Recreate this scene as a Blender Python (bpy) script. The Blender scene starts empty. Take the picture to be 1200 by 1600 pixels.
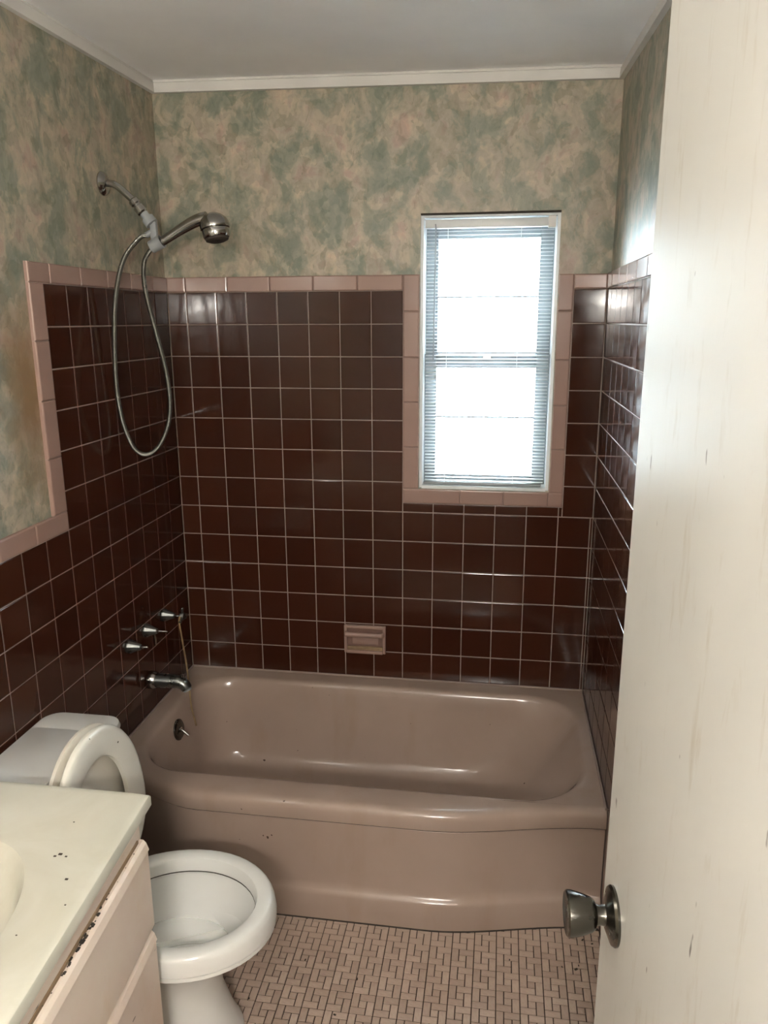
import bpy, bmesh, math, random
from mathutils import Vector, Matrix, Euler
random.seed(7)
S = bpy.context.scene
COL = S.collection
PI = math.pi

# ------------------------------------------------------------------ camera
cam = bpy.data.cameras.new('camera')
cam.sensor_fit = 'VERTICAL'; cam.sensor_height = 36.0
cam.lens = 1203.18 / 1600 * 36.0
cam.clip_start = 0.02
camo = bpy.data.objects.new('camera', cam); COL.objects.link(camo)
_r = Vector((0.98884536, 0.14888661, -0.0041992))
_d = Vector((0.0320347, -0.24012554, -0.97021312))
_f = Vector((-0.14546008, 0.95925622, -0.24221657))
M4 = Matrix.Identity(4)
for i in range(3):
    M4[i][0] = _r[i]; M4[i][1] = -_d[i]; M4[i][2] = -_f[i]
M4[0][3], M4[1][3], M4[2][3] = 1.17203, -2.66743, 1.70834
camo.matrix_world = M4
S.camera = camo

# ------------------------------------------------------------------ world, exposure
w = bpy.data.worlds.new('overcast_sky'); S.world = w; w.use_nodes = True
bg = w.node_tree.nodes['Background']
bg.inputs[0].default_value = (0.80, 0.91, 1.0, 1); bg.inputs[1].default_value = 1.65
S.view_settings.view_transform = 'Standard'
S.view_settings.look = 'None'
S.view_settings.gamma = 1.0
S.view_settings.use_curve_mapping = False
S.view_settings.exposure = 5.0
LAMP = 10.0       # globe bulbs of the wall lamp behind the viewer
LAMPV = 1.5      # bulbs of the unseen lamp added over the counter to lift the ceiling

# ------------------------------------------------------------------ dimensions
W = 1.5016         # tile face to tile face
P = 0.1095         # tile pitch
Z0 = 1.8035        # top of the brown tile field
XL, XR, YB = -0.008, W + 0.010, 0.008     # plaster faces
YF = -2.50         # doorway wall
RIM = 0.383        # tub rim height
CA, CB = 0.0690, 0.1052                  # first joint on back / left wall
WX0, WX1, WZ0, WZ1 = 0.892, 1.345, 1.1255, 2.0465   # window opening

# ------------------------------------------------------------------ helpers
def link(o, parent=None):
    COL.objects.link(o)
    if parent is not None: o.parent = parent
    return o
def tag(o, label=None, cat=None, group=None, kind=None):
    if label: o['label'] = label
    if cat: o['category'] = cat
    if group: o['group'] = group
    if kind: o['kind'] = kind
    return o
def thing(name, loc, label, cat, group=None, rz=0):
    o = bpy.data.objects.new(name, None); o.empty_display_size = 0.05
    o.location = loc; o.rotation_euler = (0, 0, rz)
    link(o); return tag(o, label, cat, group)
def mesh(name, verts, faces, m, parent=None, smooth=None, world=True):
    """verts in world space; when parented, they are moved into the parent's frame"""
    me = bpy.data.meshes.new(name)
    if parent is not None and world:
        inv = pmat(parent).inverted()
        verts = [inv @ Vector(v) for v in verts]
    me.from_pydata([tuple(v) for v in verts], [], faces)
    bm = bmesh.new(); bm.from_mesh(me)
    bmesh.ops.remove_doubles(bm, verts=bm.verts, dist=1e-6)
    bmesh.ops.recalc_face_normals(bm, faces=bm.faces)
    bm.to_mesh(me); bm.free()
    if smooth is not None:
        me.shade_smooth()
        me.set_sharp_from_angle(angle=math.radians(smooth))
    me.materials.append(m)
    o = bpy.data.objects.new(name, me)
    return link(o, parent)
def pmat(o):
    m = Matrix.LocRotScale(o.location, o.rotation_euler, o.scale)
    return pmat(o.parent) @ m if o.parent else m
class MB:
    def __init__(s): s.v = []; s.f = []
    def add(s, v, f):
        n = len(s.v); s.v += [tuple(x) for x in v]; s.f += [tuple(i + n for i in q) for q in f]; return s
    def box(s, a, b, xf=None):
        x0, y0, z0 = a; x1, y1, z1 = b
        v = [(x0,y0,z0),(x1,y0,z0),(x1,y1,z0),(x0,y1,z0),(x0,y0,z1),(x1,y0,z1),(x1,y1,z1),(x0,y1,z1)]
        if xf: v = [xf @ Vector(p) for p in v]
        return s.add(v, [(0,3,2,1),(4,5,6,7),(0,1,5,4),(1,2,6,5),(2,3,7,6),(3,0,4,7)])
    def bbox(s, a, b, r, xf=None):
        """box with chamfered edges"""
        bm = bmesh.new(); bmesh.ops.create_cube(bm, size=1)
        for v in bm.verts:
            v.co = Vector([(a[i]+b[i])/2 + v.co[i]*(b[i]-a[i]) for i in range(3)])
        bmesh.ops.bevel(bm, geom=list(bm.edges), offset=r, segments=2, affect='EDGES', profile=0.5)
        bm.verts.index_update()
        v = [x.co.copy() for x in bm.verts]
        if xf: v = [xf @ p for p in v]
        s.add(v, [[x.index for x in q.verts] for q in bm.faces]); bm.free(); return s
    def loft(s, rings, cap0=False, cap1=False, closed=True):
        n = len(rings[0]); v = [p for r in rings for p in r]; f = []
        for k in range(len(rings)-1):
            for i in range(n if closed else n-1):
                j = (i+1) % n
                f.append((k*n+i, k*n+j, (k+1)*n+j, (k+1)*n+i))
        if cap0: f.append(tuple(range(n-1,-1,-1)))
        if cap1: f.append(tuple((len(rings)-1)*n+i for i in range(n)))
        return s.add(v, f)
    def lathe(s, prof, origin, axis, n=24, cap0=True, cap1=True):
        """prof = [(distance along axis, radius)]"""
        ax = Vector(axis).normalized(); o = Vector(origin)
        u = ax.orthogonal().normalized(); t = ax.cross(u)
        rings = [[o + ax*d + (u*math.cos(2*PI*i/n) + t*math.sin(2*PI*i/n))*max(r,1e-4) for i in range(n)] for d, r in prof]
        return s.loft(rings, cap0, cap1)
    def tube(s, pts, rad, n=12, cap=True):
        pts = [Vector(p) for p in pts]
        if not isinstance(rad, (list, tuple)): rad = [rad]*len(pts)
        rings = []; prev = None
        for i, p in enumerate(pts):
            t = (pts[min(i+1,len(pts)-1)] - pts[max(i-1,0)]).normalized()
            u = t.orthogonal().normalized() if prev is None else (prev - t*prev.dot(t)).normalized()
            prev = u; b = t.cross(u)
            rings.append([p + (u*math.cos(2*PI*k/n) + b*math.sin(2*PI*k/n))*rad[i] for k in range(n)])
        return s.loft(rings, cap, cap)
    def build(s, name, m, parent=None, smooth=None):
        return mesh(name, s.v, s.f, m, parent, smooth)
def spline(pts, n=8):
    pts = [Vector(p) for p in pts]; out = []
    for i in range(len(pts)-1):
        p0 = pts[max(i-1,0)]; p1 = pts[i]; p2 = pts[i+1]; p3 = pts[min(i+2,len(pts)-1)]
        for k in range(n):
            t = k/n
            out.append(0.5*((2*p1)+(p2-p0)*t+(2*p0-5*p1+4*p2-p3)*t*t+(3*p1-p0-3*p2+p3)*t**3))
    out.append(pts[-1]); return out
def sstep(a, b, x):
    t = max(0, min(1, (x-a)/(b-a))); return t*t*(3-2*t)

# ------------------------------------------------------------------ materials
class NT:
    def __init__(s, name):
        s.m = bpy.data.materials.new(name); s.m.use_nodes = True
        s.t = s.m.node_tree; s.b = s.t.nodes['Principled BSDF']
        s.tc = s.t.nodes.new('ShaderNodeTexCoord')
    def new(s, k, **kw):
        n = s.t.nodes.new(k)
        for a, b in kw.items():
            if a in n.inputs: n.inputs[a].default_value = b
            else: setattr(n, a, b)
        return n
    def ln(s, a, b): s.t.links.new(a, b)
    def coord(s, scale=(1,1,1), which='Object', rot=(0,0,0)):
        mp = s.new('ShaderNodeMapping'); mp.inputs['Scale'].default_value = scale; mp.inputs['Rotation'].default_value = rot
        s.ln(s.tc.outputs[which], mp.inputs['Vector']); return mp.outputs['Vector']
    def noise(s, vec, scale, detail=3, rough=0.55, dist=0.0):
        n = s.new('ShaderNodeTexNoise'); n.inputs['Scale'].default_value = scale
        n.inputs['Detail'].default_value = detail; n.inputs['Roughness'].default_value = rough
        n.inputs['Distortion'].default_value = dist
        if vec is not None: s.ln(vec, n.inputs['Vector'])
        return n.outputs['Fac']
    def ramp(s, fac, stops, interp='LINEAR'):
        r = s.new('ShaderNodeValToRGB'); r.color_ramp.interpolation = interp
        e = r.color_ramp.elements
        while len(e) < len(stops): e.new(0.5)
        for q, (p, c) in zip(e, stops):
            q.position = p; q.color = (c[0], c[1], c[2], 1) if isinstance(c, (tuple, list)) else (c, c, c, 1)
        s.ln(fac, r.inputs['Fac']); return r.outputs['Color']
    def mix(s, fac, a, b, mode='MIX'):
        n = s.new('ShaderNodeMix'); n.data_type = 'RGBA'; n.blend_type = mode
        for sock, val in ((n.inputs[0], fac), (n.inputs[6], a), (n.inputs[7], b)):
            if isinstance(val, (int, float)): sock.default_value = val
            elif isinstance(val, (tuple, list)): sock.default_value = (*val, 1)
            else: s.ln(val, sock)
        return n.outputs[2]
    def math(s, op, a, b=0.0, clamp=False):
        n = s.new('ShaderNodeMath'); n.operation = op; n.use_clamp = clamp
        for i, val in enumerate((a, b)):
            if isinstance(val, (int, float)): n.inputs[i].default_value = val
            else: s.ln(val, n.inputs[i])
        return n.outputs[0]
    def bump(s, h, strength=0.2, dist=0.002):
        n = s.new('ShaderNodeBump'); n.inputs['Strength'].default_value = strength; n.inputs['Distance'].default_value = dist
        s.ln(h, n.inputs['Height']); s.ln(n.outputs['Normal'], s.b.inputs['Normal'])
    def set(s, color=None, rough=None, metal=None, ior=None, **kw):
        if color is not None:
            if isinstance(color, (tuple, list)): s.b.inputs['Base Color'].default_value = (*color, 1)
            else: s.ln(color, s.b.inputs['Base Color'])
        if rough is not None:
            if isinstance(rough, (int, float)): s.b.inputs['Roughness'].default_value = rough
            else: s.ln(rough, s.b.inputs['Roughness'])
        if metal is not None: s.b.inputs['Metallic'].default_value = metal
        if ior is not None: s.b.inputs['IOR'].default_value = ior
        for k, v in kw.items(): s.b.inputs[k.replace('_', ' ')].default_value = v
        return s.m
def glaze(name, c, rough=0.1, var=0.12, wave=0.10, speck=None, spec=0.5):
    """glazed ceramic or enamel with slight tone variation"""
    n = NT(name); v = n.coord()
    a = n.noise(v, 3.0, 4)
    hi = tuple(min(1, x*(1+var)) for x in c); lo = tuple(x*(1-var) for x in c)
    col = n.ramp(a, [(0.3, lo), (0.7, hi)])
    if speck:
        sp = n.noise(v, speck[0], 2, 0.5)
        mk = n.ramp(sp, [(speck[1], 0.0), (speck[1]+0.03, 1.0)])
        col = n.mix(mk, col, speck[2])
    n.bump(n.noise(v, 14.0, 1), wave, 0.004)
    return n.set(col, rough, Specular_IOR_Level=spec)
def metal(name, c, rough=0.12):
    n = NT(name); a = n.noise(n.coord(), 40, 3)
    return n.set(c, n.ramp(a, [(0.3, rough*0.7), (0.7, rough*1.5)]), 1.0)
def paint(name, c, rough=0.5, var=0.05, scale=4.0):
    n = NT(name); v = n.coord(); a = n.noise(v, scale, 5)
    n.bump(n.noise(v, 60, 3), 0.08, 0.002)
    return n.set(n.ramp(a, [(0.3, tuple(x*(1-var) for x in c)), (0.7, tuple(min(1, x*(1+var)) for x in c))]), rough)

def wallpaper():
    n = NT('wallpaper'); v = n.coord((1, 1, 0.8))
    a = n.noise(v, 10.0, 4, 0.64, 0.4)
    base = n.ramp(a, [(0.37, (0.218, 0.230, 0.186)), (0.455, (0.262, 0.264, 0.210)), (0.50, (0.355, 0.312, 0.243)),
                      (0.58, (0.405, 0.342, 0.275)), (0.65, (0.380, 0.290, 0.240))])
    wv = n.new('ShaderNodeTexVoronoi'); wv.inputs['Scale'].default_value = 30.0
    nd = n.new('ShaderNodeTexNoise'); nd.inputs['Scale'].default_value = 20.0; n.ln(v, nd.inputs['Vector'])
    wa = n.new('ShaderNodeVectorMath'); wa.operation = 'MULTIPLY_ADD'; wa.inputs[1].default_value = (0.09, 0.09, 0.09)
    n.ln(nd.outputs['Color'], wa.inputs[0]); n.ln(v, wa.inputs[2]); n.ln(wa.outputs[0], wv.inputs['Vector'])
    sp = n.new('ShaderNodeSeparateColor'); n.ln(wv.outputs['Color'], sp.inputs[0])
    ds = n.ramp(sp.outputs[0], [(0.0, (0.80, 0.83, 0.78)), (0.5, (1.0, 1.0, 1.0)), (1.0, (1.18, 1.13, 1.08))])
    base = n.mix(0.95, base, ds, 'MULTIPLY')
    b = n.noise(n.coord((1, 1, 0.7), rot=(0.4, 0.5, 0.3)), 30.0, 5, 0.65, 0.8)
    st = n.ramp(b, [(0.36, (0.74, 0.76, 0.72)), (0.47, (0.94, 0.95, 0.92)), (0.56, (1.0, 0.99, 0.97)), (0.66, (1.15, 1.10, 1.04))])
    col = n.mix(0.8, base, st, 'MULTIPLY')
    c = n.noise(n.coord((1, 1, 0.45), rot=(0.3, -0.4, 0.2)), 26.0, 3, 0.6, 3.0)
    sc = n.ramp(c, [(0.645, 0.0), (0.68, 1.0)])
    col = n.mix(n.math('MULTIPLY', sc, 0.45), col, (0.15, 0.15, 0.105))
    # brown water stain low on the left wall beside the pink trim
    mp = n.new('ShaderNodeMapping'); mp.vector_type = 'POINT'
    mp.inputs['Location'].default_value = (0, 0.865*6.5, -1.545*2.6); mp.inputs['Scale'].default_value = (1, 6.5, 2.6)
    n.ln(n.tc.outputs['Object'], mp.inputs['Vector'])
    ln = n.new('ShaderNodeVectorMath'); ln.operation = 'LENGTH'; n.ln(mp.outputs['Vector'], ln.inputs[0])
    d = n.math('ADD', ln.outputs['Value'], n.math('MULTIPLY', n.noise(v, 12, 4), 0.9))
    mk = n.ramp(n.math('MULTIPLY', d, 0.7), [(0.40, 1.0), (0.92, 0.0)])
    col = n.mix(n.math('MULTIPLY', mk, 0.95), col, (0.225, 0.125, 0.042))
    n.bump(n.noise(v, 45, 4, 0.6, 1.0), 0.25, 0.003)
    return n.set(col, 0.45)
def tile_brown():
    n = NT('brown_tile'); oi = n.new('ShaderNodeObjectInfo')
    col = n.ramp(oi.outputs['Random'], [(0.0, (0.036, 0.0110, 0.0058)), (1.0, (0.050, 0.0160, 0.0088))])
    v = n.coord((1, 0.35, 1))
    n.bump(n.noise(v, 22, 1), 0.07, 0.002)
    sm = n.noise(n.coord(), 18, 4)
    return n.set(col, n.ramp(sm, [(0.35, 0.06), (0.7, 0.16)]), Specular_IOR_Level=0.36)
def floor_tile():
    n = NT('mosaic_tile'); oi = n.new('ShaderNodeObjectInfo')
    col = n.ramp(oi.outputs['Random'], [(0.0, (0.400, 0.300, 0.240)), (1.0, (0.500, 0.390, 0.320))])
    d = n.noise(n.coord(which='Generated'), 3.0, 4)
    col = n.mix(n.ramp(d, [(0.45, 0.0), (0.8, 0.35)]), col, (0.26, 0.16, 0.115))
    return n.set(col, 0.38)
def tub_enamel():
    n = NT('pink_beige_enamel'); v = n.coord()
    a = n.noise(v, 2.5, 4)
    col = n.ramp(a, [(0.3, (0.330, 0.243, 0.197)), (0.7, (0.372, 0.280, 0.232))])
    g = n.noise(n.coord((1, 1, 0.25)), 9, 4)
    col = n.mix(n.ramp(g, [(0.56, 0.0), (0.8, 0.35)]), col, (0.27, 0.175, 0.105))
    s = n.noise(v, 42, 1)
    col = n.mix(n.ramp(s, [(0.80, 0.0), (0.82, 1.0)]), col, (0.08, 0.05, 0.035))
    n.bump(n.noise(v, 9, 1), 0.06, 0.004)
    return n.set(col, n.ramp(g, [(0.4, 0.12), (0.75, 0.26)]))
def door_paint():
    n = NT('door_paint'); v = n.coord((1, 1, 0.4))
    a = n.noise(v, 3, 5)
    col = n.ramp(a, [(0.3, (0.49, 0.48, 0.445)), (0.7, (0.55, 0.54, 0.505))])
    g = n.noise(n.coord((1, 1, 0.22)), 38, 5, 0.65, 0.4)
    col = n.mix(n.ramp(g, [(0.57, 0.0), (0.72, 0.5)]), col, (0.36, 0.31, 0.235))
    sp = n.noise(n.coord((1, 1, 0.4)), 55, 2)
    col = n.mix(n.ramp(sp, [(0.73, 0.0), (0.76, 0.85)]), col, (0.09, 0.075, 0.06))
    n.bump(n.noise(n.coord((1, 1, 0.3)), 24, 4), 0.12, 0.003)
    return n.set(col, n.ramp(a, [(0.3, 0.30), (0.7, 0.44)]))
def cabinet_paint():
    n = NT('cabinet_paint'); v = n.coord()
    a = n.noise(v, 5, 5)
    col = n.ramp(a, [(0.35, (0.74, 0.60, 0.505)), (0.65, (0.78, 0.68, 0.575))])
    g = n.noise(n.coord((1, 1, 0.6)), 8, 5, 0.6)
    col = n.mix(n.ramp(g, [(0.55, 0.0), (0.78, 0.55)]), col, (0.66, 0.50, 0.32))
    s = n.noise(n.coord((1, 0.35, 1.2)), 42, 3, 0.6)
    col = n.mix(n.ramp(s, [(0.69, 0.0), (0.725, 0.85)]), col, (0.10, 0.07, 0.04))
    n.bump(a, 0.1, 0.002)
    return n.set(col, 0.45)
def cultured_marble():
    n = NT('cream_cultured_marble'); v = n.coord()
    a = n.noise(v, 4, 5, 0.6, 0.8)
    col = n.ramp(a, [(0.3, (0.52, 0.495, 0.405)), (0.55, (0.58, 0.562, 0.48)), (0.75, (0.61, 0.60, 0.54))])
    s = n.noise(v, 46, 2)
    col = n.mix(n.ramp(s, [(0.775, 0.0), (0.80, 0.9)]), col, (0.16, 0.12, 0.06))
    return n.set(col, 0.22)
def plastic_white():
    n = NT('blind_vinyl'); a = n.noise(n.coord(), 6, 3)
    m = n.set(n.ramp(a, [(0.3, (0.62, 0.64, 0.64)), (0.7, (0.68, 0.70, 0.70))]), 0.4)
    return m

MW = wallpaper(); MT = tile_brown(); MF = floor_tile(); MTUB = tub_enamel(); MDOOR = door_paint()
MCAB = cabinet_paint(); MTOP = cultured_marble(); MBL = plastic_white()
MPINK = glaze('pink_border_glaze', (0.315, 0.205, 0.168), 0.16, 0.06)
MGROUT = paint('pale_grout', (0.29, 0.215, 0.185), 0.8, 0.15, 12)
MFG = paint('dark_floor_grout', (0.050, 0.030, 0.022), 0.9, 0.3, 20)
MCEIL = paint('ceiling_paint', (0.88, 0.875, 0.87), 0.7, 0.06, 2)
MTRIM = paint('trim_paint', (0.66, 0.64, 0.60), 0.45, 0.06, 5)
MWIN = paint('window_paint', (0.72, 0.74, 0.74), 0.4, 0.04, 5)
MSASH = paint('backlit_sash_paint', (0.20, 0.225, 0.245), 0.4, 0.06, 5)  # colour darkened to imitate the sash standing backlit
MPOR = glaze('white_porcelain', (0.70, 0.695, 0.665), 0.10, 0.03, 0.03, (34, 0.80, (0.12, 0.10, 0.07)))
MSEAT = glaze('seat_plastic', (0.70, 0.68, 0.61), 0.22, 0.03, 0.02, (52, 0.72, (0.07, 0.06, 0.045)))
MSEATU = glaze('aged_seat_plastic', (0.64, 0.60, 0.52), 0.3, 0.06, 0.02)
MCHR = metal('worn_chrome', (0.42, 0.41, 0.39), 0.13)
MNIC = metal('satin_nickel', (0.13, 0.123, 0.108), 0.2)
MDARK = paint('dark_dirt_and_shade', (0.035, 0.026, 0.018), 0.8, 0.4, 40)  # dirt colour, also used where gap shadows are painted in
MGREY = paint('grey_plastic', (0.27, 0.285, 0.29), 0.4, 0.05, 8)
MBELL = metal('dull_chrome', (0.22, 0.23, 0.22), 0.28)
MCORD = paint('stained_cord', (0.20, 0.13, 0.06), 0.8, 0.3, 60)
MWOOD = paint('bare_wood', (0.23, 0.15, 0.085), 0.7, 0.25, 20)
def hose_mat():
    n = NT('ribbed_metal_hose'); wv = n.new('ShaderNodeTexWave'); wv.bands_direction = 'Z'
    wv.inputs['Scale'].default_value = 90
    n.ln(n.tc.outputs['Object'], wv.inputs['Vector']); n.bump(wv.outputs['Fac'], 0.5, 0.002)
    return n.set((0.27, 0.27, 0.245), 0.30, 1.0)
MHOSE = hose_mat()
MSOAP = glaze('dirty_shaded_pink_glaze', (0.20, 0.115, 0.09), 0.35, 0.2)  # brown dirt plus the recess shadow, both put into the colour
def glass():
    n = NT('window_glass')      # thin clear pane: straight-through transmission plus a weak mirror reflection
    t = n.new('ShaderNodeBsdfTransparent'); t.inputs['Color'].default_value = (0.95, 0.98, 0.98, 1)
    g = n.new('ShaderNodeBsdfGlossy'); g.inputs['Roughness'].default_value = 0.02
    fr = n.new('ShaderNodeFresnel'); fr.inputs['IOR'].default_value = 1.45
    mx = n.new('ShaderNodeMixShader'); n.ln(fr.outputs[0], mx.inputs[0]); n.ln(t.outputs[0], mx.inputs[1]); n.ln(g.outputs[0], mx.inputs[2])
    n.ln(mx.outputs[0], n.t.nodes['Material Output'].inputs['Surface']); return n.m
MGLASS = glass()
def water():
    n = NT('toilet_water'); return n.set((0.90, 0.92, 0.90), 0.02, ior=1.33, Transmission_Weight=0.85)
MWATER = water()
def bulb(name, em):
    n = NT(name); n.set((1, 0.9, 0.75), 0.4)
    n.b.inputs['Emission Color'].default_value = (1.0, 0.955, 0.89, 1); n.b.inputs['Emission Strength'].default_value = em
    return n.m
MBULB = bulb('lit_globe', LAMP); MBULBV = bulb('lit_fill_bulb', LAMPV)

# ------------------------------------------------------------------ room shell
def struct(o): o['kind'] = 'structure'; return o
def zb(x, y):
    """underside of the cornice: the old ceiling sags a little towards the doorway"""
    u = x/W; v = max(-1.0, min(0, y))/-0.8
    l = 0.6365 + (0.617-0.6365)*v; r = 0.613 + (0.560-0.613)*v
    return Z0 + l + (r-l)*u
# back wall with the window opening
b = MB()
b.box((-0.15, YB, -0.1), (WX0, 0.16, 2.62)); b.box((WX1, YB, -0.1), (1.65, 0.16, 2.62))
b.box((WX0, YB, -0.1), (WX1, 0.16, WZ0)); b.box((WX0, YB, WZ1), (WX1, 0.16, 2.62))
wall_back = struct(b.build('wall_back', MW))
wall_left = struct(MB().box((-0.15, -3.7, -0.1), (XL, YB, 2.62)).build('wall_left', MW))
wall_right = struct(MB().box((XR, -3.7, -0.1), (1.65, YB, 2.62)).build('wall_right', MW))
DX0, DX1, DZ = 0.64, 1.375, 2.05
wall_front = struct(MB().box((DX1, YF-0.11, 0), (XR, YF, 2.62)).build('wall_front', MW))
wall_hall = struct(MB().box((-0.15, -3.42, -0.1), (1.65, -3.30, 2.62)).build('wall_hall', MTRIM))
floor = struct(MB().box((-0.15, -3.7, -0.08), (1.65, 0.16, -0.001)).build('floor', MFG))
xs = [-0.15, 0, 0.5, 1.0, W, 1.65]; ys = [0.16, 0, -0.33, -0.66, -1.0, -2.2, -3.7]
v = [(x, y, zb(x, y)+0.0390) for y in ys for x in xs]
f = [(j*6+i, j*6+i+1, (j+1)*6+i+1, (j+1)*6+i) for j in range(6) for i in range(5)]
n0 = len(v); v += [(x, y, 2.75) for y in (0.16, -3.7) for x in (-0.15, 1.65)]
f += [(n0, n0+1, n0+3, n0+2)]
ceiling = struct(mesh('ceiling', v, f, MCEIL, smooth=30))

def cornice(name, pts, inn):
    """flat cornice board with a thin loose strip above it; pts run along the wall face"""
    b = MB()
    def run(d0, d1, h0, h1):
        rings = []
        for (x, y) in pts:
            z = zb(x, y)
            rings.append([(x+inn[0]*d0, y+inn[1]*d0, z+h0), (x+inn[0]*d1, y+inn[1]*d1, z+h0), (x+inn[0]*(d1-0.003), y+inn[1]*(d1-0.003), z+h1), (x+inn[0]*d0, y+inn[1]*d0, z+h1)])
        b.loft(rings, True, True)
    run(0, 0.016, 0.0, 0.030); run(0, 0.012, 0.0312, 0.041)
    return struct(b.build(name, MTRIM))
cornice('trim_1', [(-0.008, YB), (0.5, YB), (1.0, YB), (XR, YB)], (0, -1))
yy = [YB, -0.35, -0.7, -1.0, -2.5]
cornice('trim_2', [(XL, y) for y in yy], (1, 0))
cornice('trim_3', [(XR, y) for y in yy], (-1, 0))
# door jamb
struct(MB().box((DX1-0.012, YF-0.11, 0), (DX1, YF, 2.05)).build('trim_4', MTRIM))

# ------------------------------------------------------------------ wall tiles
cache = {}
def tile_mesh(wd, ht, th, m, bev=0.0022, name='tile'):
    key = (round(wd, 4), round(ht, 4), round(th, 4), m.name)
    if key in cache: return cache[key]
    bev = min(bev, wd*0.3, ht*0.3)
    lv = [(0, 0.0), (0, th-bev*0.75), (bev*0.35, th-bev*0.22), (bev, th)]
    rings = []
    for ins, z in lv:
        a, c = wd/2-ins, ht/2-ins
        rings.append([(-a,-c,z),(a,-c,z),(a,c,z),(-a,c,z)])
    q = MB().loft(rings, False, True)
    me = bpy.data.meshes.new(name); me.from_pydata(q.v, [], q.f)
    me.materials.append(m); cache[key] = me
    return me
FR = {  # wall frames: local x, local y, outward normal
 'back': (Vector((1,0,0)), Vector((0,0,1)), Vector((0,-1,0))),
 'left': (Vector((0,1,0)), Vector((0,0,1)), Vector((1,0,0))),
 'right': (Vector((0,-1,0)), Vector((0,0,1)), Vector((-1,0,0)))}
def put_tile(wall, side, u0, u1, z0, z1, m, name, th=0.006, gap=0.0030, jit=0.0022, bev=0.0022, face=0.0):
    wd, ht = abs(u1-u0)-gap, z1-z0-gap
    if wd < 0.003 or ht < 0.003: return
    me = tile_mesh(wd, ht, th, m, bev, name)
    ex, ey, ez = FR[side]; uc = (u0+u1)/2; zc = (z0+z1)/2
    c = {'back': Vector((uc, 0, zc)), 'left': Vector((0, uc, zc)), 'right': Vector((W, uc, zc))}[side]
    c = c - ez*(th-face)
    R = Matrix((ex, ey, ez)).transposed().to_4x4()
    J = Euler((random.gauss(0, jit), random.gauss(0, jit), random.gauss(0, 0.001))).to_matrix().to_4x4()
    o = bpy.data.objects.new(name, me); o.matrix_world = Matrix.Translation(c) @ R @ J
    COL.objects.link(o); o.parent = wall
    return o
def rows(r): return Z0-(r+1)*P, Z0-r*P
# back
cb = [0.0] + [CA+i*P for i in range(14)] + [W]
for r in range(13):
    z0, z1 = rows(r)
    if r == 12: z0 = RIM+0.002
    for i in range(len(cb)-1):
        u0, u1 = cb[i], cb[i+1]
        if r >= 7: put_tile(wall_back, 'back', u0, u1, z0, z1, MT, 'tile')
        elif u1 < 0.84: put_tile(wall_back, 'back', u0, u1, z0, z1, MT, 'tile')
        elif r == 6 and u0 > 0.83 and u1 <= 1.394: put_tile(wall_back, 'back', u0, u1, z0, Z0-0.732, MT, 'tile')
    if r == 6: put_tile(wall_back, 'back', CA+12*P, 1.3955, z0, Z0-0.732, MT, 'tile')
    if r <= 6: put_tile(wall_back, 'back', 1.3955, W-0.001, z0, z1, MT, 'tile', jit=0.006)
BT = dict(th=0.011, gap=0.0014, jit=0.0012, bev=0.004, face=0.003)
def border(wall, side, u0, u1, z0, z1): put_tile(wall, side, u0, u1, z0, z1, MPINK, 'border_tile', **BT)
us = [0.0, 0.068, 0.2205, 0.3730, 0.5256, 0.6800, 0.8350]
for a, c in zip(us, us[1:]): border(wall_back, 'back', a, c, Z0, Z0+0.0515)
zs = [-0.679, -0.530, -0.373, -0.2205, -0.068, 0.0515]
for a, c in zip(zs, zs[1:]): border(wall_back, 'back', 0.8355, 0.8915, Z0+a, Z0+c)
zs = [-0.6815, -0.5288, -0.3783, -0.2266, -0.0698, 0.047]
for a, c in zip(zs, zs[1:]): border(wall_back, 'back', 1.3460, 1.3945, Z0+a, Z0+c)
us = [0.8355, 1.039, 1.1906, 1.3443, 1.3945]
for a, c in zip(us, us[1:]): border(wall_back, 'back', a, c, Z0-0.7315, Z0-0.680)
border(wall_back, 'back', 1.3950, W-0.001, Z0, Z0+0.047)
b = MB()
for q in ((0, 0.8345, Z0-0.74, Z0+0.049), (1.3950, W, Z0-0.74, Z0+0.045), (0, W, 0.30, Z0-0.7325), (0.8345, 0.8905, Z0-0.7325, Z0+0.049), (1.347, 1.395, Z0-0.7325, Z0+0.045), (0.8905, 1.347, Z0-0.7325, Z0-0.681)):
    b.box((q[0], 0.0016, q[2]), (q[1], YB, q[3]))
b.build('grout', MGROUT, wall_back)
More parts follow.
